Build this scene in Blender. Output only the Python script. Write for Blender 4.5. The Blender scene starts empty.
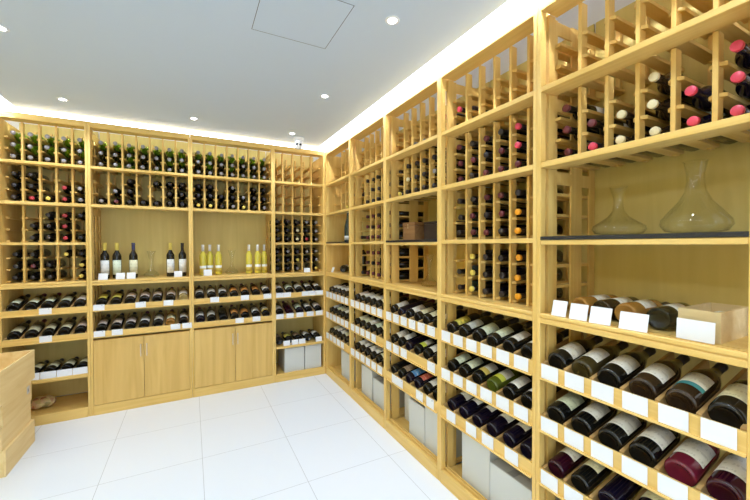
import bpy, bmesh, math, random
from mathutils import Matrix, Vector
random.seed(7)
S = bpy.context.scene
COL = S.collection
PI = math.pi

# ------------------------------------------------------------------ materials
def nmat(name):
    m = bpy.data.materials.new(name); m.use_nodes = True
    nt = m.node_tree
    return m, nt, nt.nodes['Principled BSDF']

def plain(name, col, rough=.5, spec=.5, metal=0, trans=0, coat=0, noise=.05, scale=30, ior=None):
    m, nt, b = nmat(name)
    N, L = nt.nodes, nt.links
    tc = N.new('ShaderNodeTexCoord'); no = N.new('ShaderNodeTexNoise')
    no.inputs['Scale'].default_value = scale; no.inputs['Detail'].default_value = 3
    L.new(tc.outputs['Object'], no.inputs['Vector'])
    mx = N.new('ShaderNodeMix'); mx.data_type = 'RGBA'
    mx.inputs[6].default_value = [c*(1-noise) for c in col[:3]]+[1]
    mx.inputs[7].default_value = [min(1, c*(1+noise)) for c in col[:3]]+[1]
    L.new(no.outputs['Fac'], mx.inputs[0]); L.new(mx.outputs[2], b.inputs['Base Color'])
    b.inputs['Roughness'].default_value = rough
    b.inputs['Specular IOR Level'].default_value = spec
    b.inputs['Metallic'].default_value = metal
    b.inputs['Transmission Weight'].default_value = trans
    b.inputs['Coat Weight'].default_value = coat
    if ior: b.inputs['IOR'].default_value = ior
    return m

def wood(name, axis, c1, c2, rough=.42, big=1.0):
    m, nt, b = nmat(name)
    N, L = nt.nodes, nt.links
    tc = N.new('ShaderNodeTexCoord'); mp = N.new('ShaderNodeMapping')
    oi = N.new('ShaderNodeObjectInfo')
    ad = N.new('ShaderNodeVectorMath'); ad.operation = 'ADD'
    ml = N.new('ShaderNodeMath'); ml.operation = 'MULTIPLY'; ml.inputs[1].default_value = 9.0
    L.new(oi.outputs['Random'], ml.inputs[0])
    L.new(tc.outputs['Object'], ad.inputs[0]); L.new(ml.outputs[0], ad.inputs[1])
    sc = [26*big, 26*big, 26*big]; sc['xyz'.index(axis)] = 1.6*big
    mp.inputs['Scale'].default_value = sc
    L.new(ad.outputs[0], mp.inputs['Vector'])
    no = N.new('ShaderNodeTexNoise'); no.inputs['Scale'].default_value = 1.0
    no.inputs['Detail'].default_value = 6; no.inputs['Distortion'].default_value = 1.2
    L.new(mp.outputs[0], no.inputs['Vector'])
    r = N.new('ShaderNodeValToRGB')
    r.color_ramp.elements[0].position = .30; r.color_ramp.elements[0].color = (*c2, 1)
    r.color_ramp.elements[1].position = .68; r.color_ramp.elements[1].color = (*c1, 1)
    L.new(no.outputs['Fac'], r.inputs[0])
    L.new(r.outputs[0], b.inputs['Base Color'])
    b.inputs['Roughness'].default_value = rough
    b.inputs['Specular IOR Level'].default_value = .35
    bp = N.new('ShaderNodeBump'); bp.inputs['Strength'].default_value = .05
    L.new(no.outputs['Fac'], bp.inputs['Height']); L.new(bp.outputs[0], b.inputs['Normal'])
    return m

W1, W2 = (.80, .555, .185), (.69, .435, .110)
WX = wood('pine_x', 'x', W1, W2); WY = wood('pine_y', 'y', W1, W2); WZ = wood('pine_z', 'z', W1, W2)
WBACK = wood('back_panel_wood', 'z', (.69, .545, .185), (.62, .48, .145), rough=.5, big=.6)
WDOOR = wood('oak_veneer', 'z', (.76, .51, .165), (.60, .37, .095), rough=.4, big=.45)
WCRATE = wood('crate_pine', 'y', (.86, .66, .33), (.76, .54, .23), rough=.6, big=.7)
WBOX = wood('reddish_box_wood', 'x', (.36, .19, .075), (.26, .125, .045), rough=.5, big=.8)
WWHITE = wood('pale_crate_pine', 'x', (.78, .62, .36), (.68, .50, .25), rough=.6, big=.7)
GD = plain('dark_glass', (.008, .008, .007), .13, .5, coat=.1)
GN = plain('navy_dark_glass', (.007, .005, .016), .14, .5, coat=.1)
GO = plain('olive_glass', (.050, .038, .012), .12, .5, coat=.2)
GB = plain('brown_glass', (.030, .017, .009), .12, .5, coat=.2)
GG = plain('green_glass', (.15, .30, .015), .10, .6, coat=.4, noise=.3)  # lightened green: glow of light through the glass put into the colour
GT = plain('teal_glass', (.03, .055, .05), .12, .6, coat=.3)
GR = plain('rose_glass', (.14, .012, .030), .12, .5, coat=.2)
GP = plain('plum_glass', (.032, .004, .013), .12, .5, coat=.2)
GA = plain('amber_glass', (.40, .19, .035), .12, .6, coat=.4)
GY = plain('white_wine_glass', (.85, .74, .10), .10, .5, trans=.35, coat=.3)
GC = plain('pale_wine_glass', (.55, .42, .16), .1, .5, trans=.2, coat=.3)
GE = plain('leaf_green_glass', (.085, .11, .012), .12, .5, coat=.2)
GLASS = {'e': GE, 'd': GD, 'n': GN, 'o': GO, 'b': GB, 'g': GG, 't': GT, 'r': GR, 'p': GP, 'a': GA, 'y': GY, 'c': GC}
GNAME = {'e': 'bright green', 'd': 'dark', 'n': 'navy-black', 'o': 'olive', 'b': 'brown', 'g': 'green', 't': 'teal-black', 'r': 'rose-red',
         'p': 'plum-red', 'a': 'amber', 'y': 'pale yellow', 'c': 'tawny'}
def capm(n, c, metal=0): return plain('capsule_'+n, c, .35, .5, metal=metal, noise=.08)
CAP = {'k': capm('black', (.02, .015, .018)), 's': capm('silver', (.27, .26, .28), .2), 'r': capm('red', (.45, .03, .045)),
       'p': capm('crimson', (.72, .06, .12)), 'y': capm('yellow', (.78, .62, .12)), 'o': capm('orange', (.90, .38, .02)),
       'c': capm('cream', (.75, .66, .42)), 'n': capm('navy', (.02, .025, .12)), 'w': capm('white', (.78, .78, .76)),
       'm': capm('maroon', (.12, .02, .03))}
CNAME = {'k': 'black', 's': 'silver', 'r': 'red', 'p': 'crimson', 'y': 'yellow', 'o': 'orange', 'c': 'cream', 'n': 'navy',
         'w': 'white', 'm': 'maroon'}
def labm(name, col, ink, band=None, amt=.32):
    """paper with printed-looking bands of small marks, procedural"""
    m, nt, b = nmat('label_'+name); N, L = nt.nodes, nt.links
    tc = N.new('ShaderNodeTexCoord'); sp = N.new('ShaderNodeSeparateXYZ')
    L.new(tc.outputs['Object'], sp.inputs[0])
    no = N.new('ShaderNodeTexNoise'); no.inputs['Scale'].default_value = 1
    mp = N.new('ShaderNodeMapping'); mp.inputs['Scale'].default_value = (170, 170, 60)
    L.new(tc.outputs['Object'], mp.inputs[0]); L.new(mp.outputs[0], no.inputs['Vector'])
    wv = N.new('ShaderNodeMath'); wv.operation = 'SINE'
    mu = N.new('ShaderNodeMath'); mu.operation = 'MULTIPLY'; mu.inputs[1].default_value = 2*PI/.028
    L.new(sp.outputs[2], mu.inputs[0]); L.new(mu.outputs[0], wv.inputs[0])
    g1 = N.new('ShaderNodeMath'); g1.operation = 'GREATER_THAN'; g1.inputs[1].default_value = .55
    L.new(wv.outputs[0], g1.inputs[0])
    g2 = N.new('ShaderNodeMath'); g2.operation = 'GREATER_THAN'; g2.inputs[1].default_value = .5
    L.new(no.outputs['Fac'], g2.inputs[0])
    mm = N.new('ShaderNodeMath'); mm.operation = 'MULTIPLY'
    L.new(g1.outputs[0], mm.inputs[0]); L.new(g2.outputs[0], mm.inputs[1])
    m2 = N.new('ShaderNodeMath'); m2.operation = 'MULTIPLY'; m2.inputs[1].default_value = amt
    L.new(mm.outputs[0], m2.inputs[0])
    mx = N.new('ShaderNodeMix'); mx.data_type = 'RGBA'
    mx.inputs[6].default_value = (*col, 1); mx.inputs[7].default_value = (*ink, 1)
    L.new(m2.outputs[0], mx.inputs[0])
    out = mx.outputs[2]
    if band:
        g3 = N.new('ShaderNodeMath'); g3.operation = 'LESS_THAN'; g3.inputs[1].default_value = .070
        L.new(sp.outputs[2], g3.inputs[0])
        mb = N.new('ShaderNodeMix'); mb.data_type = 'RGBA'; L.new(g3.outputs[0], mb.inputs[0])
        L.new(out, mb.inputs[6]); mb.inputs[7].default_value = (*band, 1); out = mb.outputs[2]
    L.new(out, b.inputs['Base Color']); b.inputs['Roughness'].default_value = .6
    return m
LAB = {'w': labm('white', (.80, .80, .77), (.3, .3, .3)), 'g': labm('grey', (.60, .64, .62), (.3, .33, .33)),
       'c': labm('cream', (.74, .72, .50), (.3, .25, .1)), 'y': labm('yellow', (.72, .66, .12), (.3, .25, .05)),
       'l': labm('pale green', (.68, .76, .60), (.2, .3, .2)), 'o': labm('orange', (.68, .28, .05), (.8, .7, .4), amt=.6),
       'b': labm('blue', (.08, .28, .62), (.8, .8, .8), amt=.5), 'r': labm('red', (.55, .10, .06), (.7, .5, .3), amt=.5),
       'n': labm('brown', (.28, .19, .12), (.5, .4, .3), amt=.5), 'p': labm('pink white', (.78, .68, .62), (.4, .2, .2)),
       't': labm('white and teal', (.78, .80, .74), (.3, .3, .3), band=(.03, .22, .25)),
       'v': labm('white and lime', (.78, .80, .74), (.3, .3, .3), band=(.55, .62, .05)),
       'x': labm('white and gold', (.80, .80, .74), (.3, .3, .3), band=(.65, .50, .10))}
LNAME = {'w': 'white', 'g': 'grey', 'c': 'cream', 'y': 'yellow', 'l': 'pale green', 'o': 'orange', 'b': 'blue', 'r': 'red',
         'n': 'brown', 'p': 'pinkish', 't': 'teal-banded', 'v': 'lime-banded', 'x': 'gold-banded'}
CARDM = plain('card_white', (.80, .82, .86), .5, .4, noise=.02)
INK = plain('card_ink', (.10, .09, .22), .6)
CARTON = plain('carton_white', (.62, .64, .62), .55, .4, noise=.04, scale=6)
CARTON2 = plain('carton_grey', (.47, .46, .42), .6, .4, noise=.06, scale=6)
TAPE = plain('carton_tape', (.30, .30, .29), .4, noise=.25, scale=70)
WHITEP = plain('white_paint', (.82, .82, .82), .6, .3, noise=.01)
CEILM = plain('ceiling_paint', (.61, .70, .82), .7, .2, noise=.01, scale=3)  # grey-blue of weak indirect light mixed into the white ceiling's colour
SHAD = plain('hatch_gap', (.16, .17, .18), .8)
METAL = plain('brushed_brass', (.66, .55, .38), .3, .5, metal=.8)
MATB = plain('black_glass_mat', (.012, .016, .028), .08, .6)
DARKBOX = plain('dark_brown_leather', (.035, .02, .018), .4)
LENS = plain('camera_lens', (.02, .02, .03), .1)

def emis(name, col, s):
    m = bpy.data.materials.new(name); m.use_nodes = True; nt = m.node_tree
    nt.nodes.remove(nt.nodes['Principled BSDF'])
    e = nt.nodes.new('ShaderNodeEmission'); e.inputs[0].default_value = (*col, 1); e.inputs[1].default_value = s
    tc = nt.nodes.new('ShaderNodeTexCoord'); no = nt.nodes.new('ShaderNodeTexNoise'); no.inputs['Scale'].default_value = 4
    nt.links.new(tc.outputs['Object'], no.inputs['Vector'])
    mr = nt.nodes.new('ShaderNodeMapRange'); mr.inputs[3].default_value = s*.97; mr.inputs[4].default_value = s*1.03
    nt.links.new(no.outputs['Fac'], mr.inputs[0]); nt.links.new(mr.outputs[0], e.inputs[1])
    nt.links.new(e.outputs[0], nt.nodes['Material Output'].inputs[0])
    return m
STRIP2 = emis('edge_strip_glow', (.92, .95, 1), 200.0)
COVE = emis('cove_diffuser_glow', (.93, .96, 1), 7.0)
STRIP = emis('led_strip_glow', (.95, .97, 1), 16.0)
LAMP = emis('downlight_glow', (.95, .98, 1), 30.0)

def clearglass(name, tint, f0=.06, rough=.02):
    m = bpy.data.materials.new(name); m.use_nodes = True; nt = m.node_tree
    nt.nodes.remove(nt.nodes['Principled BSDF']); N, L = nt.nodes, nt.links
    t = N.new('ShaderNodeBsdfTransparent'); t.inputs[0].default_value = (*tint, 1)
    g = N.new('ShaderNodeBsdfGlossy'); g.inputs['Roughness'].default_value = rough
    lf = N.new('ShaderNodeLayerWeight'); lf.inputs[0].default_value = .5
    lw = N.new('ShaderNodeMath'); lw.operation = 'POWER'; lw.inputs[1].default_value = 4
    L.new(lf.outputs['Facing'], lw.inputs[0])
    pw = N.new('ShaderNodeMath'); pw.operation = 'MULTIPLY_ADD'; pw.inputs[1].default_value = .6; pw.inputs[2].default_value = f0
    L.new(lw.outputs[0], pw.inputs[0])
    mx = N.new('ShaderNodeMixShader'); L.new(pw.outputs[0], mx.inputs[0]); L.new(t.outputs[0], mx.inputs[1]); L.new(g.outputs[0], mx.inputs[2])
    L.new(mx.outputs[0], N['Material Output'].inputs[0])
    return m
DECG = clearglass('decanter_glass', (.975, .98, .965), .022, .008)
PANE = clearglass('sliding_pane_glass', (.985, .99, .98), .015, .01)

def floor_mat():
    m, nt, b = nmat('white_floor_tile'); N, L = nt.nodes, nt.links
    tc = N.new('ShaderNodeTexCoord'); br = N.new('ShaderNodeTexBrick')
    br.offset = 0; br.squash = 1
    br.inputs['Scale'].default_value = 1; br.inputs['Brick Width'].default_value = .54; br.inputs['Row Height'].default_value = .54
    br.inputs['Mortar Size'].default_value = .0016; br.inputs['Mortar Smooth'].default_value = .3
    br.inputs['Color1'].default_value = (.78, .82, .89, 1); br.inputs['Color2'].default_value = (.765, .81, .88, 1)
    br.inputs['Mortar'].default_value = (.46, .48, .52, 1)
    L.new(tc.outputs['Object'], br.inputs['Vector']); L.new(br.outputs['Color'], b.inputs['Base Color'])
    b.inputs['Roughness'].default_value = .16; b.inputs['Specular IOR Level'].default_value = .45
    return m

# ------------------------------------------------------------------ mesh helpers
def box(bm, x0, x1, y0, y1, z0, z1, mi=0, bev=0):
    vs = [bm.verts.new((x, y, z)) for x in (x0, x1) for y in (y0, y1) for z in (z0, z1)]
    fs = [bm.faces.new([vs[i] for i in f]) for f in ((0,1,3,2),(4,6,7,5),(0,4,5,1),(2,3,7,6),(0,2,6,4),(1,5,7,3))]
    for f in fs: f.material_index = mi
    if bev:
        es = list({e for f in fs for e in f.edges})
        bmesh.ops.bevel(bm, geom=es, offset=bev, segments=1, affect='EDGES')
    return fs

def lathe(bm, prof, seg=20, a0=0, a1=2*PI, mi=0):
    closed = abs(a1-a0-2*PI) < 1e-6
    n = seg if closed else seg+1
    rings = []
    for r, z in prof:
        if r < 1e-6: rings.append([bm.verts.new((0, 0, z))])
        else: rings.append([bm.verts.new((r*math.cos(a0+(a1-a0)*i/seg), r*math.sin(a0+(a1-a0)*i/seg), z)) for i in range(n)])
    for A, B in zip(rings, rings[1:]):
        for i in range(seg):
            j = (i+1) % n
            if len(A) == 1 and len(B) == 1: continue
            if len(A) == 1: f = bm.faces.new((A[0], B[j], B[i]))
            elif len(B) == 1: f = bm.faces.new((A[i], A[j], B[0]))
            else: f = bm.faces.new((A[i], A[j], B[j], B[i]))
            f.smooth = True; f.material_index = mi

def mesh(name, build, mats, fix=True):
    bm = bmesh.new(); build(bm)
    if fix: bmesh.ops.recalc_face_normals(bm, faces=bm.faces)
    me = bpy.data.meshes.new(name); bm.to_mesh(me); bm.free()
    for m in (mats if isinstance(mats, (list, tuple)) else [mats]): me.materials.append(m)
    return me

def obj(name, me, parent=None, M=None):
    o = bpy.data.objects.new(name, me); COL.objects.link(o)
    if parent is not None: o.parent = parent
    if M is not None: o.matrix_local = M
    return o
def tag(o, label, cat, group=None, kind=None):
    o['label'] = label; o['category'] = cat
    if group: o['group'] = group
    if kind: o['kind'] = kind
    return o
def thing(name, label, cat, M=Matrix(), group=None):
    o = bpy.data.objects.new(name, None); COL.objects.link(o); o.empty_display_size = .05
    o.matrix_world = M
    return tag(o, label, cat, group)
def bx(name, mat, *b, parent=None, bev=0, M=None):
    return obj(name, mesh(name, lambda bm: box(bm, *b, bev=bev), mat), parent, M)
def structure(o): o['kind'] = 'structure'; return o
T = Matrix.Translation
def R(a, ax): return Matrix.Rotation(a, 4, ax)
ORD = ['first', 'second', 'third', 'fourth', 'fifth', 'sixth', 'seventh', 'eighth']

# ------------------------------------------------------------------ room
XR, YB = 1.270, 3.5638
BACKX, BACKY = XR+.412, YB+.412
FL = bx('floor', floor_mat(), -1.9, 1.75, -4.7, 2.2, -.08, 0, M=T((.053, 1.975, 0))); structure(FL)
structure(bx('wall_right', WHITEP, BACKX, BACKX+.1, -2.7, BACKY+.1, 0, 2.75))
structure(bx('wall_back', WHITEP, -1.85, BACKX, BACKY, BACKY+.1, 0, 2.75))
structure(bx('wall_left', WBACK, -1.85, -1.75, -2.7, BACKY, 0, 2.75))
def rear(bm):
    box(bm, -1.85, -1.35, -2.8, -2.7, 0, 2.75); box(bm, 1.3, 1.78, -2.8, -2.7, 0, 2.75); box(bm, -1.35, 1.3, -2.8, -2.7, 2.3, 2.75)  # unseen wide opening, added so world light falls softly on the shelf fronts
structure(obj('wall_rear', mesh('wall_rear', rear, WHITEP)))
structure(bx('ceiling', WHITEP, -1.85, 1.78, -2.8, BACKY+.1, 2.75, 2.83))
CZ = 2.425
CX0, CX1, CY1 = -1.165, 1.215, 3.605
HX0, HX1, HY0, HY1 = .268, .643, 1.41, 1.79
def drop(bm):
    box(bm, CX0, CX1, -2.55, CY1, CZ, CZ+.035)
    for x in (CX0+.3, CX1-.3): box(bm, x, x+.04, -2.3, CY1-.3, CZ+.035, 2.75)
structure(obj('trim_1', mesh('ceiling_panel', drop, CEILM)))
# access hatch: thin frame line and flush lid
h = thing('ceiling_hatch', 'square flush access hatch outlined in the grey ceiling', 'hatch', T((HX0, HY0, CZ)))
def hframe(bm):
    w, d = HX1-HX0, HY1-HY0; t = .0028
    box(bm, 0, t, 0, d, -.0012, .002); box(bm, w-t, w, 0, d, -.0012, .002)
    box(bm, 0, w, 0, t*.5, -.0012, .002); box(bm, 0, w, d-t*.5, d, -.0012, .002)
obj('frame', mesh('hatch_frame', hframe, SHAD), h)
bx('panel', CEILM, .003, HX1-HX0-.003, .003, HY1-HY0-.003, -.001, .002, parent=h)

# downlights
def trim(bm): lathe(bm, [(.021, .004), (.021, -.003), (.030, -.004), (.034, 0), (.034, .006), (.021, .004)], 24)
TRIM = mesh('downlight_trim', trim, WHITEP)
DISC = mesh('downlight_lens', lambda bm: lathe(bm, [(0, -.001), (.021, -.001), (.021, .003), (0, .003)], 24), LAMP)
where = {(.86, 1.454): 'to the right of the square hatch', (.86, 2.41): 'above the middle of the right-wall shelves',
         (.87, 3.36): 'in the far right corner beside the camera', (.03, 3.34): 'above the right cupboard bay',
         (-.82, 3.34): 'above the leftmost back-wall bay', (-.82, 2.39): 'at the left edge of the photo'}
pts = [(x, y) for x, y in where]+[(.03, .45), (.86, .45), (-.82, 1.42), (-.82, .45), (-.82, -.6), (.03, -.6), (.86, -.6), (0, -1.8)]
for p in pts:
    t = thing('ceiling_downlight', 'small round white downlight in the grey ceiling, '+where.get(p, 'behind the camera'), 'light',
              T((p[0]*.977, p[1]*.977, CZ)), 'recessed ceiling downlights')
    obj('trim_ring', TRIM, t); obj('lens', DISC, t)
    l = bpy.data.lights.new('downlight', 'SPOT'); l.energy = 20; l.spot_size = 2.5; l.spot_blend = .9; l.shadow_soft_size = .04
    l.color = (.76, .88, 1)
    lo = bpy.data.objects.new('downlight_beam', l); COL.objects.link(lo); lo.location = (p[0]*.977, p[1]*.977, CZ-.02)

# small dome camera
c = thing('security_camera', 'small white security camera fixed to the ceiling in the far corner', 'camera', T((.938, 3.385, CZ)) @ Matrix.Scale(1.15, 4))
obj('mount', mesh('mount', lambda bm: lathe(bm, [(0, 0), (.042, 0), (.042, -.014), (.030, -.022), (0, -.022)], 24), WHITEP), c)
obj('housing', mesh('housing', lambda bm: lathe(bm, [(0, -.05), (.02, -.048), (.034, -.035), (.036, -.02), (.036, .02), (.032, .032), (0, .035)], 24), WHITEP),
    c, T((0, 0, -.045)) @ R(.7, 'X'))
for s in (-1, 1):
    obj('lens', mesh('cam_lens', lambda bm: lathe(bm, [(0, .004), (.008, .003), (.010, 0), (.010, -.004)], 16), LENS), c,
        T((-.008+s*.015, -.032, -.062)) @ R(PI/2+.5, 'X'))

# cove light boxes on top of the shelving
STRIP3 = emis('weak_led_strip_glow', (.95, .97, 1), 3.0)
def cove(name, M, L, label):
    t = thing(name, label, 'cove light', M, 'cove light boxes above the shelving')
    bx('diffuser', COVE, 0, L, .110, .114, 2.376, 2.66, parent=t)
    bx('housing', WHITEP, 0, L, .116, .135, 2.376, 2.70, parent=t)
    bx('led_strip', STRIP if 'back wall' in label else STRIP3, 0, L, .1365, .1385, 2.40, 2.415, parent=t)
MB = T((0, YB, 0))
MRt = T((XR, YB, 0)) @ R(-PI/2, 'Z')     # local x runs toward the camera, local y into the right wall
cove('cove_light', T((-1.70, YB, 0)), 1.70+XR+.108, 'bright white cove light band along the back wall top')
cove('cove_light', T((XR, YB+.109, 0)) @ R(-PI/2, 'Z'), 6.0, 'bright white cove light band along the right wall top')
cove('cove_light', T((-1.70+.34, -2.5, 0)) @ R(PI/2, 'Z'), 6.05, 'bright white cove light band on the left side')

def edge(name, b, label):
    o = bx(name, STRIP2, *b); tag(o, label, 'led strip', 'led strips along the ceiling panel edge')
edge('led_strip', (CX1+.001, CX1+.005, -2.5, CY1, CZ+.012, CZ+.026), 'thin white led strip along the right edge of the ceiling panel')
edge('led_strip', (CX0, CX1, CY1+.001, CY1+.005, CZ+.012, CZ+.026), 'thin white led strip along the back edge of the ceiling panel')
edge('led_strip', (CX0-.005, CX0-.001, -2.5, CY1, CZ+.012, CZ+.026), 'thin white led strip along the left edge of the ceiling panel')

# ------------------------------------------------------------------ bottles
def prof(kind):
    if kind == 'bordeaux':
        return [(0, .012), (.012, .011), (.024, .006), (.030, 0), (.0345, .002), (.037, .008), (.037, .185), (.0355, .197), (.030, .209),
                (.021, .221), (.0155, .233), (.0138, .246), (.0138, .300), (0, .300)]
    if kind == 'burgundy':
        return [(0, .014), (.014, .012), (.027, .006), (.034, 0), (.039, .002), (.0415, .009), (.0415, .150), (.0405, .163), (.036, .182),
                (.028, .204), (.020, .225), (.0155, .244), (.014, .258), (.0138, .300), (0, .300)]
    return [(0, .014), (.014, .012), (.028, .006), (.034, 0), (.038, .003), (.0395, .010), (.0395, .140), (.038, .160), (.032, .188),
            (.025, .215), (.018, .240), (.016, .262), (.0155, .300), (0, .300)]
BODY = {}
def body(kind, g, seg=20):
    k = (kind, g)
    if k not in BODY:
        def b(bm): lathe(bm, prof(kind), seg)
        BODY[k] = mesh('bottle_glass', b, GLASS[g])
    return BODY[k]
CAPME, LABME = {}, {}
def capsule(c, champ=False, short=False):
    k = (c, champ, short)
    if k not in CAPME:
        pr = [(.0142, .238), (.0150, .238), (.0150, .288), (.0158, .290), (.0158, .3015), (.0146, .3025), (0, .3027)]
        if champ: pr = [(.0158, .291), (.0166, .2915), (.0166, .3005), (.012, .3035), (0, .304)]
        elif short and c not in 'k': pr = [(.0142, .287), (.0150, .288), (.0152, .3015), (.0140, .3025), (0, .3027)]
        CAPME[k] = mesh('capsule', lambda bm: lathe(bm, pr, 18), CAP[c])
    return CAPME[k]
def labelmesh(kind, c, z0=.052, z1=.142, ang=2.2):
    k = (kind, c, z0, z1)
    if k not in LABME:
        r = {'bordeaux': .0376, 'burgundy': .0421, 'champagne': .0400}[kind]
        LABME[k] = mesh('label', lambda bm: lathe(bm, [(r-.0004, z0), (r, z0), (r, z1), (r-.0004, z1)], 16, -ang/2, ang/2), LAB[c])
    return LABME[k]
PROTO = {}
def bottle(M, label, g='d', c='k', lb=None, kind='bordeaux', group=None, roll=0, z0=.052, z1=.142, s=1.0, champ=False, slim=1.0, short=False):
    """one bottle: Empty + glass, capsule and label meshes (mesh data shared)"""
    t = thing('champagne_bottle' if kind == 'champagne' else 'wine_bottle', label, 'champagne bottle' if kind == 'champagne' else 'bottle', M @ R(roll, 'Z') @ (Matrix.Diagonal((s*slim, s*slim, s, 1))), group)
    obj('glass_body', body(kind, g), t)
    if c: obj('capsule', capsule(c, champ, short), t)
    if lb: obj('paper_label', labelmesh(kind, lb, z0, z1), t)
    return t

# price cards
def cardm(w, h, ink=False):
    k = ('card', w, h, ink)
    if k not in PROTO:
        def b(bm):
            box(bm, -w/2, w/2, -.0006, .0006, 0, h)
            if ink: box(bm, w*.24, w*.31, -.0009, -.0006, h*.80, h*.90, 1)
        PROTO[k] = mesh('price_card', b, [CARDM, INK])
    return PROTO[k]
def card(M, label, w=.074, h=.078, group='white price cards on the display rails', ink=False):
    o = obj('price_card', cardm(w, h, ink)); o.matrix_world = M
    return tag(o, label, 'price card', group)

# ------------------------------------------------------------------ shelf bays
D = .40; ST = .018
ZT = 2.33
LV = {0: (2.022, 2.33), 1: (1.715, 2.001), 2: (1.405, 1.692), 3: (1.095, 1.385)}
TIER = [.220, .130, .040]; TN = ['top', 'middle', 'bottom']
DIV = {}
def divider_mesh(h):
    def b(bm):
        box(bm, -.007, .007, .096, .134, 0, h, bev=.001)
    return mesh('divider', b, WZ)
def rear_post_mesh(h): return mesh('rear_post', lambda bm: box(bm, -.007, .007, .362, .385, 0, h), WZ)
def bar_mesh():
    def b(bm):
        y0, y1, w, t = .103, .380, .0215, .006
        pts = [(-.007, y0), (.007, y0), (w, y0+.014), (w, y1), (-w, y1), (-w, y0+.014)]
        lo = [bm.verts.new((x, y, -t)) for x, y in pts]; hi = [bm.verts.new((x, y, t)) for x, y in pts]
        bm.faces.new(hi); bm.faces.new(lo[::-1])
        for i in range(6): j = (i+1) % 6; bm.faces.new((lo[i], lo[j], hi[j], hi[i]))
    return mesh('cradle_bar', b, WY)
BAR = bar_mesh()
for r, (a, b_) in LV.items(): DIV[r] = (divider_mesh(b_-a), rear_post_mesh(b_-a))
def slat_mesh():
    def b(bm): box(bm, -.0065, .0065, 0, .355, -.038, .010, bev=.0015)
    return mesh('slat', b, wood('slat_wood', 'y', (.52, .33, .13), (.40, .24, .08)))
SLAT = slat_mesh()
TILT = math.radians(12)
BOTTOM_OPEN = .075

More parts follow.
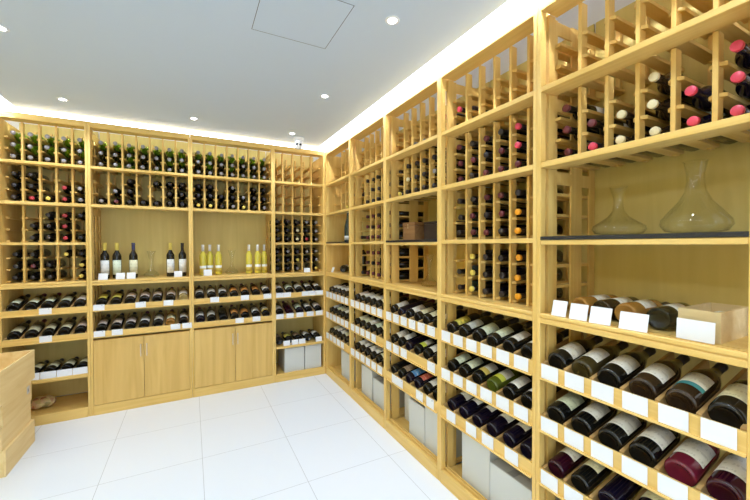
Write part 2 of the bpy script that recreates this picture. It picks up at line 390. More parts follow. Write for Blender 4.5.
def bay(M, W, n, label, rack, trays, cols_skip=(), low_shelf=None, doors=False, mats_at=(), solid=(), tracks=False, traydy=(.888, .675, .455), tray_h=.062, fulldepth=(), rackskip={}, last=False):
    t = thing('wine_shelf', label, 'wine shelf', M, 'timber wine shelf bays lining the walls')
    pitch = (W-2*ST)/n
    levels = [0.0]
    # side frames
    for s in (0, 1):
        x0, x1 = (0.0005, ST) if s == 0 else (W-ST, W-.0005)
        bx('stile', WZ, x0, x1, 0, .034, 0, 2.376, parent=t, bev=.0015)
        def sf(bm):
            if s == 1 and not last and s not in solid: pass
            elif s in solid:
                box(bm, x0, x1, .0345, D, .0, ZT)
            else:
                e0, e1 = (x0, x0+.007) if s == 0 else (x1-.007, x1)
                box(bm, x0, x1, .052, .092, .0, ZT); box(bm, e0, e1, .092, .122, 0, ZT)
                for d0, d1 in ((.218, .295), (.350, D)): box(bm, e0, e1, d0, d1, .0, ZT)
                for z in (.0, .33, 1.03, 1.635, 1.945, 2.27):
                    for d0, d1 in ((.034, .052), (.122, .218), (.295, .350)): box(bm, e0+.0005, e1-.0005, d0, d1, z, z+.055)
            for r in rack:
                if (r, 's') in rackskip: continue
                for k, tz in enumerate(TIER):
                    z = LV[r][0]+tz-.030
                    if s == 0: box(bm, x0+.007, x1+.0205, .098, .38, z-.006, z+.006)
                    else: box(bm, x0-.0205, x1, .098, .38, z-.006, z+.006)
        if not (s == 1 and not last and s not in solid and not rack): obj('side_frame', mesh('side_frame', sf, WZ), t)
    a, b = ST, W-ST
    bx('back_panel', WBACK, .0085, W-.0008, D-.008, D, .075, ZT if 0 else 2.40, parent=t)
    bx('top_rail', WX, a, b, 0, .100, ZT, 2.375, parent=t, bev=.0015)
    for (z0, z1, lev) in ((2.001, 2.022, 0), (1.692, 1.715, 1), (1.385, 1.405, 2)):
        if lev == 2 and doors: continue
        full = lev in fulldepth
        if full: z0, z1 = z0-.008, z1-.009
        bx('shelf', WX, a, b, .002, D-.008 if full else .092, z0, z1, parent=t, bev=.002)
    for z in mats_at: bx('shelf_mat', MATB, a, b, .0005, D-.01, z-.008, z+.006, parent=t)
    # display counter with double grooved edge
    def cnt(bm):
        box(bm, a, b, .003, D-.008, 1.062, 1.088)
        box(bm, a, b, -.002, .014, 1.0795, 1.095, bev=.003); box(bm, a, b, -.002, .003, 1.056, 1.0755, bev=.002); box(bm, a, b, .022, .036, 1.088, 1.095); box(bm, a, b, .044, D-.008, 1.088, 1.095)
    obj('counter', mesh('counter', cnt, WX), t)
    # plinth
    bx('plinth', WX, a, b, -.003, .016, 0, .078, parent=t, bev=.002)
    bx('floor_board', WX, a, b, .016, D-.008, .050, .070, parent=t)
    if tracks:
        for d in (.025, .041): bx('track_rail', WX, a, b, d, d+.007, .070, .088, parent=t, bev=.001)
    # rack dividers with their cradle bars
    for r in rack:
        z0 = LV[r][0]
        for k in range(1, n):
            if k in cols_skip or k in rackskip.get(r, ()): continue
            dv = obj('divider', DIV[r][0], t, T((a+k*pitch, 0, z0))); obj('rear_post', DIV[r][1], t, T((a+k*pitch, 0, z0)))
            for tz in TIER: obj('cradle_bar', BAR, dv, T((0, 0, tz-.030)))
    # display trays
    for zt in trays:
        def fas(bm):
            box(bm, a, b, 0, .012, zt-tray_h, zt, bev=.0012)
            box(bm, a, b, -.010, 0, zt-tray_h, zt-tray_h+.007)
            box(bm, a, b, .012, .05, zt-tray_h, zt-tray_h+.012)
        obj('tray_rail', mesh('tray_rail', fas, WX), t)
        for k in range(n+1):
            x = a+k*pitch
            x = min(max(x, a+.010), b-.010)
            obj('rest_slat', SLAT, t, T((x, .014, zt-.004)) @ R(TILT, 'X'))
    if low_shelf:
        z0, z1 = low_shelf
        bx('shelf', WX, a, b, .002, D-.008, z0, z1, parent=t, bev=.002)
    if doors:
        mid = (a+b)/2
        for s in (0, 1):
            d0, d1 = (a+.002, mid-.0015) if s == 0 else (mid+.0015, b-.002)
            dr = bx('door', WDOOR, d0, d1, .001, .019, .082, .607, parent=t, bev=.001)
            def hd(bm, s=s):
                x = mid-.022 if s == 0 else mid+.022
                box(bm, x-.004, x+.004, -.026, -.018, .440, .548, bev=.0015)
                for z in (.452, .530): box(bm, x-.003, x+.003, -.018, .001, z, z+.008)
            obj('handle', mesh('handle', hd, METAL), dr)
        bx('cupboard_top', WX, a, b, .003, .05, .607, .609, parent=t)
    return t, pitch

XB = [-1.262, -.728, 0.0, .728, 1.268]
bays = {}
def local(M, x, y, z): return M @ T((x, y, z))
LIE_RACK = R(PI/2, 'X')              # local z -> -y : neck toward the room
LIE_TRAY = R(-PI/2+TILT, 'X')        # base toward the room, neck up and back

BW = [b-a for a, b in zip(XB, XB[1:])]
specB = [('leftmost back-wall bay', 5, [0,1,2,3], dict(solid=(0,), low_shelf=(.322, .350), traydy=None)),
         ('left cupboard bay', 7, [0,1], dict(doors=True)),
         ('right cupboard bay', 7, [0,1], dict(doors=True)),
         ('corner back-wall bay', 5, [0,1,2,3], dict(solid=(1,), low_shelf=(.330, .352)))]
LBL = {'leftmost back-wall bay': 'tall timber wine shelf with racks and low shelf, leftmost on the back wall',
       'left cupboard bay': 'timber wine shelf with double cupboard, holding yellow-capped standing bottles',
       'right cupboard bay': 'timber wine shelf with double cupboard, holding pale yellow standing bottles',
       'corner back-wall bay': 'narrow timber wine shelf in the back corner with two white cartons below',
       'farthest right-wall bay': 'timber wine shelf on the right wall, farthest, touching the back corner',
       'second-farthest right-wall bay': 'timber wine shelf on the right wall, second from the back corner',
       'middle right-wall bay': 'timber wine shelf on the right wall holding the reddish wine box',
       'second-nearest right-wall bay': 'timber wine shelf on the right wall, racked throughout, left of the decanters',
       'nearest right-wall bay': 'timber wine shelf on the right wall holding two large decanters'}
P = {}
for i, (nm, n, rk, kw) in enumerate(specB):
    kw.pop('traydy', None)
    M = T((XB[i], YB, 0))
    tr = (.893, .678)
    t, p = bay(M, BW[i], n, LBL[nm], rk, tr, tray_h=.048, fulldepth=() , **kw)
    P[nm] = (M, p, n, tr)
JR = [3.558, 2.913, 2.268, 1.623, .978, .333]
specR = [('farthest right-wall bay', [0,1], dict(solid=(0,), fulldepth=(2,), mats_at=(1.405,), cols_skip=(1,))),
         ('second-farthest right-wall bay', [0,1,2,3], dict(rackskip={2: (1,), 3: (1,)})),
         ('middle right-wall bay', [0,1], dict(fulldepth=(2,), mats_at=(1.405,))),
         ('second-nearest right-wall bay', [0,1,2,3], {}),
         ('nearest right-wall bay', [0,1], dict(last=True, fulldepth=(2,), mats_at=(1.405,)))]
for i, (nm, rk, kw) in enumerate(specR):
    M = T((XR, JR[i], 0)) @ R(-PI/2, 'Z')
    tr = (.888, .672, .452)
    t, p = bay(M, JR[i]-JR[i+1], 6, LBL[nm], rk, tr, tracks=True, **kw)
    P[nm] = (M, p, 6, tr)
    if nm == 'nearest right-wall bay':
        W = JR[i]-JR[i+1]
        for j, (z0, z1) in enumerate(((1.089, 1.376),)):
            bx('sliding_pane', PANE, ST+.001, W-ST-.001, .0385, .0425, z0, z1, parent=t)

# filler post in the inside corner
tag(bx('corner_post', WZ, XR+.0005, XR+.03, YB-.0055, YB+.012, 0, 2.37), 'narrow vertical timber corner post where the two shelf walls meet', 'post')

# ------------------------------------------------------------------ racked bottles
RK = {  # look code -> (glass, capsule, label)
 'd': ('d', 'k', None), 's': ('d', 's', None), 'r': ('d', 'r', None), 'y': ('d', 'y', None), 'o': ('b', 'o', None),
 'c': ('b', 'c', None), 'p': ('n', 'p', 'w'), 'g': ('g', 's', None), 'n': ('n', 'k', 'w'), 't': ('t', 'k', 'g'), 'm': ('d', 'm', None),
 'Y': ('d', 'y', 'w'), 'D': ('d', 'm', 'w')}
STUFF = {'farthest right-wall bay', 'second-farthest right-wall bay', 'corner back-wall bay'}
STUFF_BM = bmesh.new(); STUFF_M = []
def stuff_bottle(m, g, c, lb, s):
    for me in [body('bordeaux', g), capsule(c, short=True)]+([labelmesh('bordeaux', lb)] if lb else []):
        mat = me.materials[0]
        if mat not in STUFF_M: STUFF_M.append(mat)
        n0 = len(STUFF_BM.verts); f0 = len(STUFF_BM.faces)
        STUFF_BM.from_mesh(me)
        STUFF_BM.verts.ensure_lookup_table(); STUFF_BM.faces.ensure_lookup_table()
        mm = m @ Matrix.Scale(s, 4)
        for v in STUFF_BM.verts[n0:]: v.co = mm @ v.co
        for f in STUFF_BM.faces[f0:]: f.material_index = STUFF_M.index(mat)
RACK = {
 'leftmost back-wall bay': {0: ['ggg']*5, 1: ['ddd', 'ddr', '..y', '.rr', '.ss'], 2: ['...', '.dd', 'ddd', 'rrr', 'd.d'],
                            3: ['ddd', 'dmd', '.dd', 'y..', 'dyy']},
 'left cupboard bay': {0: ['ggg']*7, 1: ['..s', '.sm', 'ddd', '..d', 'd.d', 'ddd', 'ddd']},
 'right cupboard bay': {0: ['ggg']*7, 1: ['ddy', 'ddy', '.dd', 'sds', '.sy', 'ddd', 'dds']},
 'corner back-wall bay': {2: ['ddd', 'ddd', 'dcc', 'sdr', 'sss'], 3: ['ddd', 'sdd', 'dys', 'sd.', 'ssy']},
 'farthest right-wall bay': {1: ['...', '...', '...', '..y', '.y.', '.d.']},
 'second-farthest right-wall bay': {1: ['...', 'd.d', 'ddd', 'ddd', 'dcd', 'ddd'], 2: ['..d', 'mmm', 'mdm', 'dmm', 'mmc', 'mdm'],
                                    3: ['..d', 'mmm', 'mdm', 'mmm', 'dmm', 'mmd']},
 'middle right-wall bay': {0: ['...', '...', '..d', '..d', '...', '.pr'], 1: ['..y', 'dcd', 'ddd', 'ddd', 'dsd', 'ddd']},
 'second-nearest right-wall bay': {0: ['.p.', '...', '...', '...', '...', '...'], 1: ['DDD', 'dDd', 'DdD', 'dDD', 'ppD', 'ddd'],
                                   2: ['dtt', 'dDD', 'DdD', 'Dmd', 'doo', '...'], 3: ['.tt', 'YYY', 'nnn', 'nnn', 'ooo', '...']},
 'nearest right-wall bay': {1: ['DDD', '.Dp', '.cc', 'ccc', '.pp', 'ppp']},
}
nb = 0
for nm, rows in RACK.items():
    M, pt, n, _ = P[nm]
    for r, cols in rows.items():
        for c, colstr in enumerate(cols):
            for k, ch in enumerate(colstr):
                if ch == '.': continue
                g, cp, lb = RK[ch]
                if ch == 'g' and k > 0 and random.random() < .5: g = 'o'
                x = ST+(c+.5)*pt; z = LV[r][0]+TIER[k]
                dj = random.uniform(-.006, .006)
                droop = random.uniform(.0, .02)
                m = M @ T((x+random.uniform(-.003, .003), .382+dj, z+.002)) @ R(PI/2+droop, 'X')
                look = f"{GNAME[g]} bottle with {CNAME[cp]} capsule"
                lab = f"{look}, {TN[k]} tier, {ORD[c]} column, {ORD[r]} rack, {nm}"
                if nm in STUFF or (nm.startswith('middle') and ch in 'dD'):
                    stuff_bottle(m, g, cp, lb, .97); continue
                bottle(m, lab, g, cp, lb, 'champagne' if ch == 'g' else 'bordeaux', 'wine bottles lying in the racks', roll=random.uniform(0, 6.28), champ=(ch == 'g'), s=.97, short=True)
                nb += 1

me = bpy.data.meshes.new('racked_bottles'); STUFF_BM.to_mesh(me); STUFF_BM.free()
for m_ in STUFF_M: me.materials.append(m_)
tag(obj('racked_bottles', me), 'dark wine bottles deep in the racks around the far right corner', 'bottles', None, 'stuff')

# ------------------------------------------------------------------ tray bottles : glass, label, kind letter
def tray(nm, ti, items, tn, zoff=.012, dep=.030, lz=(.038, .128), kinds=None):
    global nb
    M, pt, n, tr = P[nm]
    for c, it in enumerate(items.split()):
        if it == '-': continue
        g, lb = it[0], (it[1] if it[1] != '-' else None)
        kd = {'B': 'burgundy', 'C': 'champagne'}.get(it[2:3], 'bordeaux')
        x = ST+(c+.5)*pt; z = tr[ti]+zoff
        lbl = f"{GNAME[g]} bottle with {LNAME[lb]} label" if lb else f"{GNAME[g]} bottle without a visible label"
        lab = f"{lbl}, {ORD[c]} from left, {tn} display tier, {nm}"
        dd = dep+(.045 if it[3:4] == 'b' else 0)
        m = M @ T((x+random.uniform(-.003, .003), dd, z+(dd-.03)*.2)) @ LIE_TRAY
        cp = random.choice('kkm') if g not in 'y' else 'w'
        # roll so that the label faces up and toward the room
        bottle(m, lab, g, cp, lb, kd, 'wine bottles tilted on the display tiers', roll=-PI/2+random.uniform(-.25, .25), z0=lz[0], z1=lz[1])
        nb += 1
tray('leftmost back-wall bay', 0, 'dl dl dl dl dw', 'upper')
tray('leftmost back-wall bay', 1, 'dc dc dc dc dp', 'lower')
tray('left cupboard bay', 0, 'dy dy dp dp dp dp cw', 'upper')
tray('left cupboard bay', 1, 'dp dp dp dw dw ac dw', 'lower')
tray('right cupboard bay', 0, 'dw dw dw do do do dw', 'upper')
tray('right cupboard bay', 1, 'nw dw d- do do dw dx', 'lower')
tray('corner back-wall bay', 0, 'dw dl dw dw dw', 'upper')
tray('corner back-wall bay', 1, 'dw m- nl dw dp'.replace('m-', 'p-'), 'lower')
tray('farthest right-wall bay', 0, 'dw dw dw dw dw d-', 'upper'); tray('farthest right-wall bay', 1, 'dg dl dc dw dw d-', 'middle')
tray('farthest right-wall bay', 2, 'dc dw dw dc dr dw', 'bottom')
tray('second-farthest right-wall bay', 0, 'dp dw dw dw dc dc', 'upper'); tray('second-farthest right-wall bay', 1, 'dc dc dw dl dc dw', 'middle')
tray('second-farthest right-wall bay', 2, 'dw dw dw dw dc dw', 'bottom')
tray('middle right-wall bay', 0, 'dw n- dw dc dc dw', 'upper'); tray('middle right-wall bay', 1, 'dw dw n- dv dw dw', 'middle')
tray('middle right-wall bay', 2, 'd- dn nb nr dw dw', 'bottom')
tray('second-nearest right-wall bay', 0, 'dy dg dl dl dw dw', 'upper'); tray('second-nearest right-wall bay', 1, 'dl dl dx ev dw dw', 'middle')
tray('second-nearest right-wall bay', 2, 'nw nw nw nw nw nw', 'bottom', lz=(.085, .165))
tray('nearest right-wall bay', 0, 'dwB owB dwB bwB btB dcB', 'upper', lz=(.050, .135)); tray('nearest right-wall bay', 1, 'dlB dwB dwB dwB rwB pwB', 'middle', lz=(.050, .140))
tray('nearest right-wall bay', 2, 'pw dc n- ncB rwB pw', 'bottom', lz=(.075, .15))

# ------------------------------------------------------------------ price cards on rails
def rail_cards(nm, ti, xs, tn, w=.074, h=None, low=.0):
    M, pt, n, tr = P[nm]
    right = 'right-wall' in nm
    h = h or (.058 if right else .047)
    zt = tr[ti]; th = .062 if right else .048
    for i, x in enumerate(xs):
        m = M @ T((x, -.0040, zt-th+.0078)) @ R(random.uniform(-.015, .015), 'Y')
        card(m, f"white price card, {ORD[i] if i < 8 else 'last'} from left, {tn} display rail, {nm}", w, h, ink=('nearest right' not in nm or (nm.startswith('middle') and ti)))
def six(nm): 
    M, pt, n, tr = P[nm]; return [ST+(c+.5)*pt-.003 for c in range(6)]
for nm in ('farthest right-wall bay', 'second-farthest right-wall bay', 'middle right-wall bay', 'second-nearest right-wall bay', 'nearest right-wall bay'):
    q = six(nm)
    m1, m2 = list(q), list(q)
    if nm.startswith('second-farthest'): m1 = q[:5]
    if nm.startswith('middle'): m1 = q[:3]+q[5:]; m2 = [q[1]-.02, q[2]-.05, q[4]-.02, q[5]-.01]
    if nm.startswith('second-nearest'): m2 = [.11, .267, .38, .523]
    if nm.startswith('farthest'): m2 = q[:5]
    rail_cards(nm, 0, q, 'upper'); rail_cards(nm, 1, m1, 'middle'); rail_cards(nm, 2, m2, 'bottom')
rail_cards('leftmost back-wall bay', 0, [.265], 'upper'); rail_cards('leftmost back-wall bay', 1, [.265], 'lower')
rail_cards('left cupboard bay', 0, [.060, .345, .548], 'upper'); rail_cards('left cupboard bay', 1, [.062, .180, .600, .690], 'lower')
rail_cards('right cupboard bay', 0, [.190, .455, .665], 'upper'); rail_cards('right cupboard bay', 1, [.405, .560], 'lower')
rail_cards('corner back-wall bay', 0, [.058, .134, .320, .396, .474], 'upper')
rail_cards('corner back-wall bay', 1, [.058, .160, .262, .370, .470], 'lower')

# loose cards leaning on shelves
def lean(M, x, y, z, lab, w=.074, h=.055, a=-.35, yaw=0):
    card(M @ T((x, y, z+.001)) @ R(yaw, 'Z') @ R(a, 'X'), lab, w, h, 'white price cards leaning on shelves')

# leftmost bay low shelf: five bottles + row of cards
M, pt, n, tr = P['leftmost back-wall bay']
for i in range(5):
    bottle(M @ T((ST+(i+.5)*pt, .055, .350+.0385)) @ R(-PI/2+.02, 'X'), f"dark bottle with cream label, {ORD[i]} from left, low shelf, leftmost back-wall bay",
           'd', 'k', 'c', 'bordeaux', 'wine bottles on the low shelves', roll=-PI/2+.1*i-.2); nb += 1
    lean(M, .075+i*.098, .012, .350, f"white price card, {ORD[i]} from left, low shelf, leftmost back-wall bay", .095, .052, -.12)
M, pt, n, tr = P['corner back-wall bay']
for i, lb in enumerate(['n', 'y', 'n', 'w', 'w']):
    bottle(M @ T((ST+(i+.5)*pt, .07, .352+.0385)) @ R(-PI/2+.02, 'X'), f"dark bottle with {LNAME[lb]} label, {ORD[i]} from left, low shelf, corner back-wall bay",
           'd', 'k', lb, 'bordeaux', 'wine bottles on the low shelves', roll=-PI/2); nb += 1
for i, x in enumerate((.130, .215, .290, .470)):
    lean(M, x, .014, .352, f"white price card, {ORD[i]} from left, low shelf, corner back-wall bay", .068, .050, -.12)
lean(M, .345, .010, 1.095, 'white price card leaning on the counter below the racks, corner back-wall bay', .065, .045, -.15)

# standing bottles, left cupboard bay
for i, (x, c, lb, d) in enumerate(((-.652, 'y', 'w', 'leftmost on the counter'), (-.568, 'y', 'l', 'second from left on the counter'), (-.450, 'n', 'c', 'with navy capsule beside the decanter'),
                                (-.168, 'y', 'w', 'right of the decanter'), (-.072, 'k', 'w', 'last on the counter'))):
    bottle(T((x, 3.72, 1.0955)), f"standing dark {CNAME[c]}-capped bottle, {d}, left cupboard bay", 'd', c, lb, 'bordeaux', 'standing bottles in the open display',
           roll=-PI/2+.15, z0=.035, z1=.155, s=1.02, slim=.86); nb += 1
M = T((0, YB, 0))
for i, x in enumerate((-.650, -.532, -.457, -.105)):
    lean(M, x, .060, 1.095, f"white price card, {ORD[i]} from left, on the counter of the left cupboard bay", .063, .055)
lean(M, .137, .060, 1.095, 'white price card before the yellow bottles in the right cupboard bay', .07, .06)
for i, (x, y) in enumerate(((.099, 3.70), (.160, 3.745), (.235, 3.72), (.516, 3.72), (.597, 3.70), (.665, 3.72))):
    bottle(T((x, y, 1.0955)), f"standing pale yellow bottle, white capsule, {ORD[i]} from left, right cupboard bay", 'y', 'w', 'x', 'bordeaux', 'standing bottles in the open display',
           roll=-PI/2, z0=.030, z1=.095, s=.96, slim=.86); nb += 1

# ------------------------------------------------------------------ decanters
def decanter(M, label, pr, stopper=False):
    t = obj('wine_decanter', mesh('wine_decanter', lambda bm: lathe(bm, pr, 40), DECG, fix=True)); t.matrix_world = M
    return tag(t, label, 'decanter', 'clear glass wine decanters')
def shell(out, th=.0022):
    inn = [(max(r-th, 0), z+(th*1.5 if i == 0 else 0)) for i, (r, z) in enumerate(out)]
    inn[1] = (inn[1][0], out[1][1]+th*1.5)
    return out+inn[::-1]
dec_wide = shell([(0, .004), (.045, .001), (.078, .008), (.090, .024), (.086, .038), (.060, .056), (.035, .074), (.020, .098), (.0155, .125), (.018, .150), (.027, .180), (.031, .190)])
dec_tall = shell([(0, .004), (.045, .001), (.080, .010), (.093, .030), (.090, .048), (.068, .078), (.044, .108), (.029, .140), (.0235, .170), (.024, .200), (.030, .232), (.033, .240)])
dec_swan = shell([(0, .004), (.035, .001), (.058, .008), (.062, .022), (.050, .038), (.028, .055), (.017, .085), (.0135, .120), (.018, .170), (.030, .215), (.036, .235)])
decanter(T((1.475, .770, 1.4115)), 'clear wide-based glass decanter with short flared neck, left of the taller one', dec_wide)
decanter(T((1.475, .535, 1.4115)), 'clear tall bell-shaped glass decanter, nearest the right edge of the photo', dec_tall)
decanter(T((1.435, 1.94, 1.0955)) @ Matrix.Scale(.92, 4), 'clear glass decanter on the counter of the middle right-wall bay', dec_swan)
decanter(T((-.320, 3.75, 1.0955)), 'clear slender glass decanter between standing bottles, left cupboard bay', dec_swan)
decanter(T((.357, 3.74, 1.0955)), 'clear slender glass decanter between the pale yellow bottles', dec_swan)

# ------------------------------------------------------------------ things in the right-wall open sections
Mn = P['nearest right-wall bay'][0]      # local x = .978 - Y ; local y = X - XR
def n_(x): return .978-x
for i, (y0, h) in enumerate(((.884, .050), (.806, .050), (.727, .050), (.622, .055))):
    lean(Mn, n_(y0), .008, 1.095, f"white price card, {ORD[i]} from left, on the counter of the nearest right-wall bay", (.056, .063, .069, .080)[i], (.062, .060, .060, .058)[i], -.30, yaw=.12)
for i, (yy, g, lb, d) in enumerate(((.850, 'a', 'w', 'leftmost behind the price cards'), (.765, 'b', 'w', 'second behind the price cards'), (.685, 'a', 'w', 'third behind the price cards'),
                                    (.585, 'd', 'w', 'beside the open pine crate'))):
    bottle(Mn @ T((n_(yy), .085, 1.095+.0378)) @ R(-.10+.05*i, 'Z') @ R(-PI/2+.01, 'X'), f"{GNAME[g]} bottle lying on the counter, {d}, nearest right-wall bay", g, 'k', lb, 'bordeaux',
           'bottles lying on the display counter', roll=-PI/2, z0=.07, z1=.15); nb += 1
def crate_box(bm, w, d, h, t, mi=0):
    box(bm, 0, w, 0, d, 0, t); box(bm, 0, w, 0, t, t, h); box(bm, 0, w, d-t, d, t, h); box(bm, 0, t, t, d-t, t, h); box(bm, w-t, w, t, d-t, t, h)
t = thing('wooden_crate', 'small open pale pine crate with a price card, on the nearest counter', 'crate', Mn @ T((.460, .052, 1.095)))
obj('crate_shell', mesh('crate_shell', lambda bm: crate_box(bm, .098, .215, .088, .008), WWHITE), t)
obj('straw_filling', mesh('straw_filling', lambda bm: [box(bm, random.uniform(.012, .055), random.uniform(.06, .088), random.uniform(.012, .1), random.uniform(.12, .2), .009, random.uniform(.04, .07)) for _ in range(14)],
    plain('packing_paper', (.75, .76, .72), .6, noise=.2)), t)
lean(Mn, .510, .026, 1.0955, 'large white price card leaning on the small pale pine crate', .088, .060, -.06)

Mm = P['middle right-wall bay'][0]
t = thing('wooden_wine_box', 'reddish-brown wooden wine box lying on the black shelf, middle right-wall bay', 'box', Mm @ T((.088, .106, 1.4112)))
bx('box_body', WBOX, 0, .15, 0, .20, 0, .100, parent=t, bev=.002)
bx('lid', WBOX, -.002, .152, -.002, .202, .102, .128, parent=t, bev=.002)
bx('clasp', METAL, .064, .075, -.0045, -.0022, .085, .115, parent=t)
t = thing('leather_case', 'dark brown case right of the reddish wine box', 'case', Mm @ T((.300, .14, 1.4112)))
bx('case_body', DARKBOX, 0, .20, 0, .20, 0, .105, parent=t, bev=.003)
bx('lid', DARKBOX, -.001, .201, -.001, .201, .107, .122, parent=t, bev=.003)

Mf = P['farthest right-wall bay'][0]
bottle(T((1.405, 3.255, 1.4112)), 'standing dark green champagne bottle on the black shelf, farthest right-wall bay', 't', 's', 'w', 'champagne', None, roll=PI+.5, z0=.02, z1=.06, champ=True)
bottle(Mf @ T((.20, .12, 1.095+.0378)) @ R(.9, 'Z') @ R(-PI/2, 'X'), 'dark bottle lying on the counter behind a price card, farthest right-wall bay', 'd', 'k', 'w', 'bordeaux', None, roll=-PI/2)
bottle(Mf @ T((.545, .18, 1.0955)), 'standing olive green bottle on the counter, farthest right-wall bay', 'o', 'y', 'c', 'bordeaux', None, roll=PI)
lean(Mf, .115, .03, 1.095, 'white price card on the counter of the farthest right-wall bay', .06, .055)

# ------------------------------------------------------------------ cartons
TOPWORN = 'worn'
def carton(M, w, d, h, label, mat=CARTON, g='white cartons stored in the shelf bases'):
    worn = mat == 'worn'
    if worn: mat = CARTON
    t = thing('cardboard_carton', label, 'carton', M, g)
    bx('carton_body', mat, 0, w, 0, d, 0, h, parent=t, bev=.002)
    def fl(bm):
        box(bm, .002, w/2-.001, .002, d-.002, h+.0002, h+.003); box(bm, w/2+.001, w-.002, .002, d-.002, h+.0002, h+.003)
    obj('flap', mesh('flap', fl, CARTON2 if worn else mat), t)
    bx('packing_tape', TAPE if worn else mat, w*.5-.02, w*.5+.02, .004, d-.004, h+.0032, h+.0038, parent=t)
    return t
Mc = P['corner back-wall bay'][0]
carton(Mc @ T((.110, .030, .0702)), .205, .30, .245, 'wide white carton left of another in the corner back-wall bay base')
carton(Mc @ T((.322, .032, .0702)), .180, .30, .250, 'narrower white carton beside the right stile of the corner back-wall bay')
def rc(nm, x, y, w, d, h, lab, mat=CARTON): carton(P[nm][0] @ T((x, max(y, .052), .0702)), w, d, h, lab, mat)
rc('nearest right-wall bay', .10, .07, .20, .28, .24, 'white carton on the left in the nearest right-wall bay base')
rc('nearest right-wall bay', .33, .07, .20, .28, .24, 'white carton on the right in the nearest right-wall bay base')
rc('second-nearest right-wall bay', .127, .060, .205, .24, .305, 'tall white carton under the bottles in the second-nearest right-wall bay base')
rc('second-nearest right-wall bay', .342, .050, .245, .28, .215, 'worn white carton with taped top in the second-nearest right-wall bay base', TOPWORN)
rc('middle right-wall bay', .045, .145, .18, .20, .30, 'tall white carton set back in the middle right-wall bay base')
rc('middle right-wall bay', .235, .060, .180, .26, .245, 'front white carton in the middle right-wall bay base', TOPWORN)
rc('middle right-wall bay', .420, .062, .190, .26, .275, 'white carton against the near stile of the middle right-wall bay')
rc('second-farthest right-wall bay', .030, .16, .075, .20, .28, 'narrow set-back white carton in the second-farthest right-wall bay base')
rc('second-farthest right-wall bay', .115, .060, .205, .26, .250, 'left front white carton in the second-farthest right-wall bay base')
rc('second-farthest right-wall bay', .340, .060, .190, .26, .208, 'lower front white carton in the second-farthest right-wall bay base', TOPWORN)
rc('farthest right-wall bay', .110, .13, .17, .24, .27, 'set-back white carton in the farthest right-wall bay base')
rc('farthest right-wall bay', .293, .060, .205, .26, .255, 'front white carton in the farthest right-wall bay base', TOPWORN)

# ------------------------------------------------------------------ bag on the leftmost bay floor
def bag(bm):
    rnd = random.Random(3)
    nx, ny = 26, 14
    L, Wd, H = .175, .14, .085
    rows = []
    for i in range(nx+1):
        u = i/nx; row = []
        tap = (math.sin(PI*min(max(u, .0), 1))**.35) if 0 < u < 1 else 0
        for j in range(ny):
            a = 2*PI*j/ny
            r = 1+.10*math.sin(3*a+9*u)+.08*math.sin(17*u+2*a)+.03*rnd.uniform(-1, 1)
            y = math.cos(a)*Wd/2*tap*r; z = max(0, H/2+math.sin(a)*H/2*tap*r)
            row.append(bm.verts.new((u*L, y, z)))
        rows.append(row)
    for A, B in zip(rows, rows[1:]):
        for j in range(ny):
            f = bm.faces.new((A[j], A[(j+1) % ny], B[(j+1) % ny], B[j])); f.smooth = True
    bmesh.ops.remove_doubles(bm, verts=bm.verts, dist=1e-5)
def bagmat():
    m, nt, b = nmat('printed_snack_bag'); N, L = nt.nodes, nt.links
    tc = N.new('ShaderNodeTexCoord'); v = N.new('ShaderNodeTexVoronoi'); v.inputs['Scale'].default_value = 38
    L.new(tc.outputs['Object'], v.inputs['Vector']); r = N.new('ShaderNodeValToRGB')
    e = r.color_ramp.elements; e[0].color = (.30, .26, .10, 1); e[1].color = (.72, .62, .36, 1); e[1].position = .6
    n2 = e.new(.25); n2.color = (.62, .50, .22, 1); n3 = e.new(.9); n3.color = (.45, .16, .08, 1)
    s = N.new('ShaderNodeSeparateColor'); L.new(v.outputs['Color'], s.inputs[0]); L.new(s.outputs[0], r.inputs[0]); L.new(r.outputs[0], b.inputs['Base Color'])
    b.inputs['Roughness'].default_value = .35
    return m
o = obj('packing_bag', mesh('packing_bag', bag, bagmat())); o.matrix_world = T((-1.165, 3.745, .0702)) @ R(.12, 'Z')
tag(o, 'crumpled beige printed bag lying in the base of the leftmost shelf', 'bag')

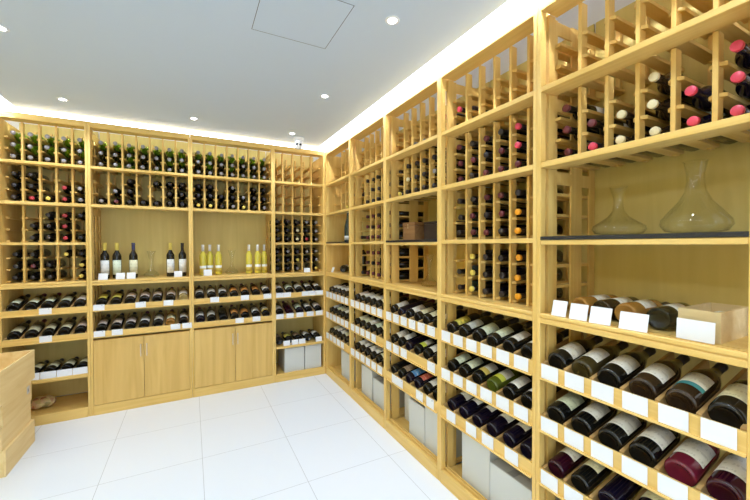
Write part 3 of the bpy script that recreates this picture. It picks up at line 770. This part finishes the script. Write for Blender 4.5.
# ------------------------------------------------------------------ stacked wooden crates, left foreground
def wcrate(M, w, d, h, label, open_top=False, logo=False, mat=WCRATE):
    t = thing('wooden_crate', label, 'crate', M, 'pine wine crates stacked by the left wall')
    tk = .010
    bx('base_board', mat, .002, w-.002, .002, d-.002, 0, tk-.001, parent=t)
    for nmx, b in (('side_board', (w-tk, w, 0, d, 0, h)), ('side_board', (0, tk, 0, d, 0, h)),
                   ('end_board', (tk+.0003, w-tk-.0003, 0, tk, 0, h)), ('end_board', (tk+.0003, w-tk-.0003, d-tk, d, 0, h))):
        bx(nmx, mat, *b, parent=t, bev=.001)
    if not open_top: bx('lid', mat, .0, w, .0, d, h+.0002, h+.008, parent=t, bev=.001)
    if logo:
        s = bx('stamp', plain('stamp_grey', (.55, .56, .58), .5), w, w+.0008, d-.078, d-.036, h*.45, h*.45+.05, parent=t)
        bx('stamp_mark', plain('stamp_dark', (.25, .25, .28), .5), w+.0008, w+.0012, d-.066, d-.050, h*.45+.014, h*.45+.034, parent=s)
    return t
CXr = -.990
wcrate(T((CXr-.34, 2.860, 0)), .34, .440, .150, 'plain pine crate at the bottom of the stack on the floor')
wcrate(T((CXr-.345, 2.850, .1585)), .34-.010, .435, .135, 'pine crate second from the bottom of the left stack')
wcrate(T((CXr-.345, 2.860, .302)), .34-.006, .430, .137, 'pine crate with a grey stamp under the open topmost crate', logo=True)
wcrate(T((CXr-.335, 2.700, .4477)), .34, .600, .200, 'open pine crate topmost of the left foreground stack', open_top=True)

# ------------------------------------------------------------------ world, camera, view
w = bpy.data.worlds.new('World'); S.world = w; w.use_nodes = True
nt = w.node_tree; bg = nt.nodes['Background']
bg.inputs[0].default_value = (.70, .84, 1, 1); bg.inputs[1].default_value = 2.8

f, psi, pit, roll, cy = 350.5, .4833, -.0141, -.0028, 249.9
Hc = 1.378
F = Vector((math.sin(psi)*math.cos(pit), math.cos(psi)*math.cos(pit), math.sin(pit)))
Rv = Vector((math.cos(psi), -math.sin(psi), 0)); U = Rv.cross(F)
R2 = Rv*math.cos(roll)+U*math.sin(roll); U2 = -Rv*math.sin(roll)+U*math.cos(roll)
cam = bpy.data.cameras.new('camera'); co = bpy.data.objects.new('camera', cam); COL.objects.link(co)
m = Matrix.Identity(4)
for i in range(3):
    m[i][0] = R2[i]; m[i][1] = U2[i]; m[i][2] = -F[i]
m[2][3] = Hc
co.matrix_world = m
cam.sensor_width = 36; cam.lens = 36*f/750; cam.clip_start = .02
S.camera = co
S.view_settings.view_transform = 'Standard'; S.view_settings.look = 'None'; S.view_settings.gamma = 1
S.view_settings.use_curve_mapping = False
S.view_settings.exposure = 0.06
S.cycles.max_bounces = 10; S.cycles.diffuse_bounces = 6; S.cycles.transparent_max_bounces = 16
S.cycles.use_denoising = True
S.cycles.sample_clamp_indirect = 6
print('bottles', nb, 'objects', len(bpy.data.objects))
